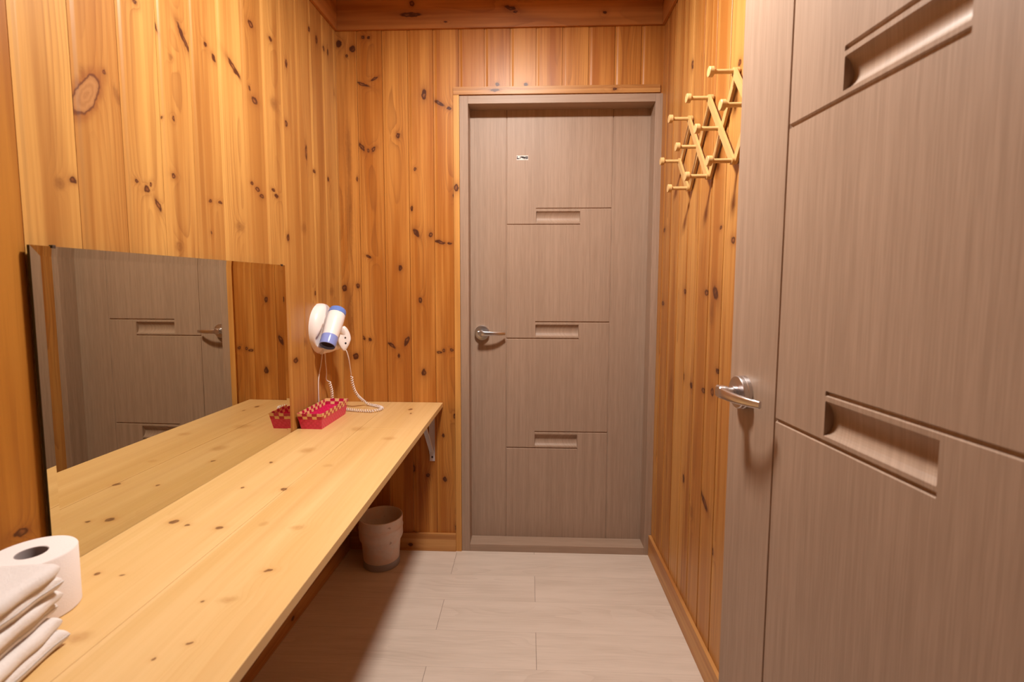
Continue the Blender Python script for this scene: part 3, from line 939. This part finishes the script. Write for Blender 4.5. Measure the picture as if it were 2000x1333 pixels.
# barrel from the upper intake to the nozzle
PA, PB = Vector((-.7930, -.205, 1.150)), Vector((-.8000, -.312, 1.010))
ax = (PB - PA); LB = ax.length
dr = thing('hair_dryer', 'white hair dryer with blue ends hanging in its wall holder', 'hair dryer', tuple(PA))
T0 = Matrix.Translation(-PA)
M = T0 @ axis_matrix(PA, ax)
bm = bmesh.new(); lathe(bm, [(.0335, .024), (.0350, .026), (.0358, .06), (.0345, .09), (.0315, LB-.044)], 40, M)
obj('barrel', bm, M_white, dr, smooth=True)
bm = bmesh.new(); lathe(bm, [(.018, -.004), (.026, -.003), (.0315, .001), (.0348, .008), (.0354, .0245)], 40, M)
obj('intake_cap', bm, M_blue, dr, smooth=True)
bm = bmesh.new()
lathe(bm, [(.0318, LB-.044), (.0324, LB-.040), (.0322, LB-.012), (.0310, LB-.001), (.0295, LB), (.0287, LB-.004), (.0280, LB-.026)], 40, M)
obj('nozzle', bm, plain('pale_blue_plastic', (.24, .30, .66), .2), dr, smooth=True)
bm = bmesh.new(); lathe(bm, [(.0283, LB-.012), (.002, LB-.012), (.002, LB-.0115), (.0283, LB-.0115)], 40, M, closed=True)
obj('outlet_grille', bm, M_darkin, dr, smooth=False)
# handle from the barrel to the broad butt facing the room
bc = Vector((-.7660, -.215, 1.030))
h0 = PA + ax*.42 + Vector((.010, .012, -.01))
bm = bmesh.new()
hp = catmull([h0, h0.lerp(bc, .5) + Vector((.0, .026, -.012)), bc + Vector((-.004, .028, -.006)), bc + Vector((-.001, .012, -.002))], 7)
tube(bm, hp, [.017 + .004*(i/(len(hp)-1)) for i in range(len(hp))], 20)
obj('handle', bm, M_white, dr, smooth=True).location = -PA
# butt plate: rounded rhombus facing the camera
bm = bmesh.new()
NK = 48
view = (Vector((0, -CAM_D, CAM_H)) - bc).normalized()
nrm = (view*.8 + Vector((.55, 0, 0))).normalized()
sx = Vector((0, 0, 1)).cross(nrm).normalized(); sz = nrm.cross(sx).normalized()
rg = []
for (k_, off_) in ((.92, -.012), (1.0, -.008), (1.0, .0), (.93, .0028), (.6, .0038)):
    ring = []
    for k in range(NK):
        a = 2*pi*k/NK
        p_ = 1.45
        rr = 1/((abs(cos(a)))**p_ + (abs(sin(a)))**p_)**(1/p_)
        ring.append(bm.verts.new(bc + sx*(rr*cos(a)*.0295*k_ + sin(a)*.003) + sz*rr*sin(a)*.052*k_ + nrm*off_))
    rg.append(ring)
for a_, b_ in zip(rg, rg[1:]):
    for k in range(NK):
        bm.faces.new((a_[k], a_[(k+1) % NK], b_[(k+1) % NK], b_[k]))
bm.faces.new(rg[0][::-1]); bm.faces.new(rg[-1])
bt = obj('handle_butt', bm, M_white, dr, smooth=True, angle=50); bt.location = -PA
for dz in (.003, -.020):
    bm = bmesh.new()
    lathe(bm, [(.0042, 0), (.0042, .0008), (.0025, .0012)], 20, axis_matrix(bc + sz*dz + sx*.002 + nrm*.0036, nrm))
    s_ = obj('screw', bm, M_darkin if dz < 0 else M_screw, bt)

# cords
M_cord = plain('white_cord', (.80, .72, .68), .4)


def coil(path, rc, turns):
    path = catmull(path, 14)
    L = [0]
    for a_, b_ in zip(path, path[1:]): L.append(L[-1] + (b_-a_).length)
    n_ = turns*12
    out = []; px = None; j = 0
    for i in range(n_+1):
        s_ = L[-1]*i/n_
        while j < len(L)-2 and L[j+1] < s_: j += 1
        t = (s_-L[j])/max(1e-9, L[j+1]-L[j])
        p = path[j].lerp(path[j+1], t); d = (path[j+1]-path[j]).normalized()
        if px is None: px, _ = frame_at(d)
        x = (px - d*px.dot(d)).normalized(); y = d.cross(x); px = x
        a = 2*pi*i/12
        out.append(p + x*rc*cos(a) + y*rc*sin(a))
    return out


bm = bmesh.new()
start = [(-.764, -.216, .986), (-.758, -.212, .972), (-.755, -.20, .94), (-.759, -.175, .895), (-.763, -.155, .862)]
tube(bm, catmull(start, 6), .0024, 8)
lp = [(-.763, -.152, .860), (-.761, -.145, .82), (-.752, -.125, .775), (-.735, -.085, .735), (-.708, -.085, CZ+.0075), (-.672, -.108, CZ+.0075), (-.640, -.135, CZ+.0075),
      (-.630, -.165, CZ+.0075), (-.655, -.198, CZ+.0075), (-.705, -.196, CZ+.0075), (-.75, -.186, CZ+.0075), (-.80, -.170, CZ+.0078), (-.834, -.165, CZ+.012), (-.838, -.185, .745), (-.832, -.20, .80), (-.835, -.215, .846)]
tube(bm, coil(lp, .0048, 66), .0020, 6)
tube(bm, catmull([(-.835, -.215, .846), (-.845, -.222, .858), (-.842, -.225, .89), (-.845, -.225, .935), (-.848, -.22, .98)], 6), .0022, 8)
cd = obj('cord', bm, M_cord, dr, smooth=True, angle=None); cd.location = -PA
bm = bmesh.new()
tube(bm, catmull([(wall_x(-.24)+.012, -.24, .985), (wall_x(-.25)+.006, -.245, .93), (wall_x(-.26)+.004, -.262, .885), (wall_x(-.27)+.004, -.272, .84), (wall_x(-.27)+.004, -.272, CZ+.003)], 8), .0022, 8)
pc = obj('power_cord', bm, M_cord, hd_, smooth=True, angle=None)
pc.matrix_parent_inverse = (Matrix.Translation(hd_.location) @ Matrix.Rotation(TH_L, 4, 'Z')).inverted()

# ------------------------------------------------------------------ peg rack on the right wall
pr = thing('peg_rack', 'light wooden accordion peg rack screwed to the right wall', 'coat rack', (XR, -.325, 1.595))
TOPZ, MIDZ, BOTZ = .241, .120, 0.0
DY = .1935
YT0, YM0, YB0 = -.100, 0.0, -.110             # first top / middle / bottom joint, local y
tops = [YT0 - DY*i for i in range(4)]
mids = [YM0 - DY*i for i in range(5)]
bots = [YB0 - DY*i for i in range(4)]


def strip(y0, z0, y1, z1, xo):
    bm = bmesh.new()
    L_ = hypot(y1-y0, z1-z0); a = atan2(z1-z0, y1-y0)
    t = bmesh.new()
    nseg = 10; h = .0105
    pts = []
    for k in range(nseg+1):
        b = -pi/2 + pi*k/nseg; pts.append((L_ + h*cos(b), h*sin(b)))
    for k in range(nseg+1):
        b = pi/2 + pi*k/nseg; pts.append((h*cos(b), h*sin(b)))
    A = [t.verts.new((xo, p, q)) for p, q in pts]; B = [t.verts.new((xo-.0075, p, q)) for p, q in pts]
    t.faces.new(A[::-1]); t.faces.new(B)
    for k in range(len(A)):
        t.faces.new((A[k], A[(k+1) % len(A)], B[(k+1) % len(A)], B[k]))
    M = Matrix.Translation((0, y0, z0)) @ Matrix.Rotation(a, 4, 'X')
    t.transform(M)
    me = bpy.data.meshes.new('tmp'); t.to_mesh(me); t.free(); bm.from_mesh(me); bpy.data.meshes.remove(me)
    obj('slat', bm, M_peg, pr)


XB, XF = -.0045, -.0125
strip(mids[0], MIDZ, tops[0], TOPZ, XB)
strip(mids[0], MIDZ, bots[0], BOTZ, XF)
for i in range(3):
    strip(tops[i], TOPZ, bots[i+1], BOTZ, XF)
    strip(bots[i], BOTZ, tops[i+1], TOPZ, XB)
strip(tops[3], TOPZ, mids[4], MIDZ, XF)
strip(bots[3], BOTZ, mids[4], MIDZ, XB)
pegp = None
for (ys, z_) in ((tops[:3], TOPZ), (mids[:4], MIDZ), (bots[:3], BOTZ)):
    for y_ in ys:
        if pegp is None:
            bm = bmesh.new()
            lathe(bm, [(.0062, 0.0), (.0062, .072), (.0130, .0725), (.0140, .0735), (.0140, .0845), (.0130, .0855)], 24, Matrix.Rotation(radians(-90), 4, 'Y'))
            pegp = obj('peg', bm, M_peg_end, pr, smooth=True)
            pegp.location = (-.0003, y_, z_)
        else:
            c_ = pegp.copy(); COL.objects.link(c_); c_.parent = pr
            c_.location = (-.0003, y_, z_)

# ------------------------------------------------------------------ toilet roll
n = NT('tissue_paper')
ov, c = n.obj()
n.b.inputs['Base Color'].default_value = (.80, .74, .72, 1); n.b.inputs['Roughness'].default_value = .9
n.b.inputs['Specular IOR Level'].default_value = .1
n.bump(n.noise(ov, 420, 3), .35, .0008)
M_paper = n.mat
tr = thing('toilet_roll', 'white toilet paper roll standing on the counter beside the towels', 'toilet roll', (-.8115, -1.4985, CZ))
bm = bmesh.new()
lathe(bm, [(.0215, .001), (.056, .0), (.058, .002), (.0582, .098), (.0565, .1005), (.0215, .1005)], 72, closed=True)
obj('paper', bm, M_paper, tr, smooth=True)
bm = bmesh.new()
lathe(bm, [(.0213, .0005), (.0213, .1), (.0203, .1), (.0203, .0005)], 48, closed=True)
obj('cardboard_core', bm, plain('grey_cardboard', (.36, .31, .31), .8), tr, smooth=True)

# ------------------------------------------------------------------ folded towels
n = NT('white_terry')
ov, c = n.obj()
n.put(n.b.inputs['Base Color'], n.mix(n.noise(ov, 240, 3), (.82, .76, .73), (.92, .87, .84)))
n.b.inputs['Roughness'].default_value = .95
n.b.inputs['Specular IOR Level'].default_value = .05
n.b.inputs['Sheen Weight'].default_value = .3
n.bump(n.noise(ov, 620, 3, .75), .7, .003)
M_towel = n.mat


def towel(seed_, z0, lobes, dx, dy):
    """folded towel: corner of the fold edge at local (0, 0), body to -x and -y"""
    rnd = random.Random(seed_)
    bm = bmesh.new()
    z = z0
    for (h_, inset, wob) in lobes:
        W_, L_ = .180, .275
        nx, ny = 26, 60
        ph = rnd.uniform(0, 6)
        G0, G1_ = [], []
        for j in range(ny+1):
            yy = j/ny
            y = -L_*(yy - .12*sin(2*pi*yy)/1.0*.9)
            r0, r1 = [], []
            for i in range(nx+1):
                s = i/nx
                x = -inset - (W_-inset)*(s**2.2)
                # rounded fold on the near x edge and softly rounded ends
                e = min(1.0, (-inset - x)/(h_*.62)); rr = (1-(1-e)**2.4)**(1/2.4)
                ey = max(0, min(1.0, (-y)/(h_*.6), (L_+y)/(h_*.6))); ry = (1-(1-ey)**2.4)**(1/2.4)*.85 + .15
                k = rr*ry
                wv_ = wob*(sin(y*26+ph) + .6*sin(y*61+ph*2) + .5*sin(x*40+ph))
                xo = .0025*sin(y*33+ph) + .0015*sin(y*80+ph)
                r0.append(bm.verts.new((x+dx+xo*(1-s), y+dy, z + h_/2 - h_*.54*k + (.04*h_ if z == z0 else 0))))
                r1.append(bm.verts.new((x+dx+xo*(1-s), y+dy, z + h_/2 + h_*.54*k + wv_*k)))
            G0.append(r0); G1_.append(r1)
        for j in range(ny):
            for i in range(nx):
                bm.faces.new((G0[j][i], G0[j+1][i], G0[j+1][i+1], G0[j][i+1]))
                bm.faces.new((G1_[j][i], G1_[j][i+1], G1_[j+1][i+1], G1_[j+1][i]))
            bm.faces.new((G0[j][nx], G0[j+1][nx], G1_[j+1][nx], G1_[j][nx]))
        for i in range(nx):
            bm.faces.new((G0[0][i], G0[0][i+1], G1_[0][i+1], G1_[0][i]))
            bm.faces.new((G0[ny][i], G1_[ny][i], G1_[ny][i+1], G0[ny][i+1]))
        for j in range(ny):
            bm.faces.new((G0[j][0], G1_[j][0], G1_[j+1][0], G0[j+1][0]))
        z += h_
    bmesh.ops.remove_doubles(bm, verts=bm.verts[:], dist=.00005)
    for v_ in bm.verts:
        v_.co.z += .0005*sin(v_.co.x*140 + ph)*sin(v_.co.y*120)
    return obj('folded_towel', bm, M_towel, smooth=True, angle=None)


TW = [(1, 0.0, ((.023, .0, .0006), (.021, .003, .0006)), .003, .000, 'bottom folded white towel of the stack, lying on the counter'),
      (2, .0462, ((.018, .008, .0005), (.020, .0, .0008)), .000, .003, 'middle folded white towel of the stack'),
      (3, .0862, ((.021, .001, .0008), (.021, .0, .0008)), .001, -.002, 'top folded white towel of the stack beside the toilet roll')]
for (sd, z0, lob, dx, dy, lab) in TW:
    o = towel(sd, 0, lob, dx, dy)
    o.location = (-.694, -1.5660, CZ + z0 + .0008)
    o.rotation_euler = (0, 0, radians(9))
    tag(o, lab, 'towel', group='towels stacked on the counter')

# ------------------------------------------------------------------ ceiling lamp
cl = thing('ceiling_lamp', 'round ceiling lamp above the middle of the corridor', 'lamp', (LAMP[0], LAMP[1], CEIL))
bm = bmesh.new(); lathe(bm, [(.118, 0), (.125, -.002), (.125, -.036), (.119, -.041), (.111, -.041), (.111, -.030), (.111, -.0005)], 64)
obj('lamp_housing', bm, plain('lamp_white', (.7, .68, .65), .4), cl, smooth=True)
n = NT('lit_diffuser')
n.b.inputs['Base Color'].default_value = (.8, .8, .8, 1)
n.b.inputs['Emission Color'].default_value = (*LAMP_COLOR, 1)
n.b.inputs['Emission Strength'].default_value = LAMP_STRENGTH
bm = bmesh.new(); lathe(bm, [(.1108, -.036), (.1108, -.0395)], 64)
obj('diffuser', bm, n.mat, cl)
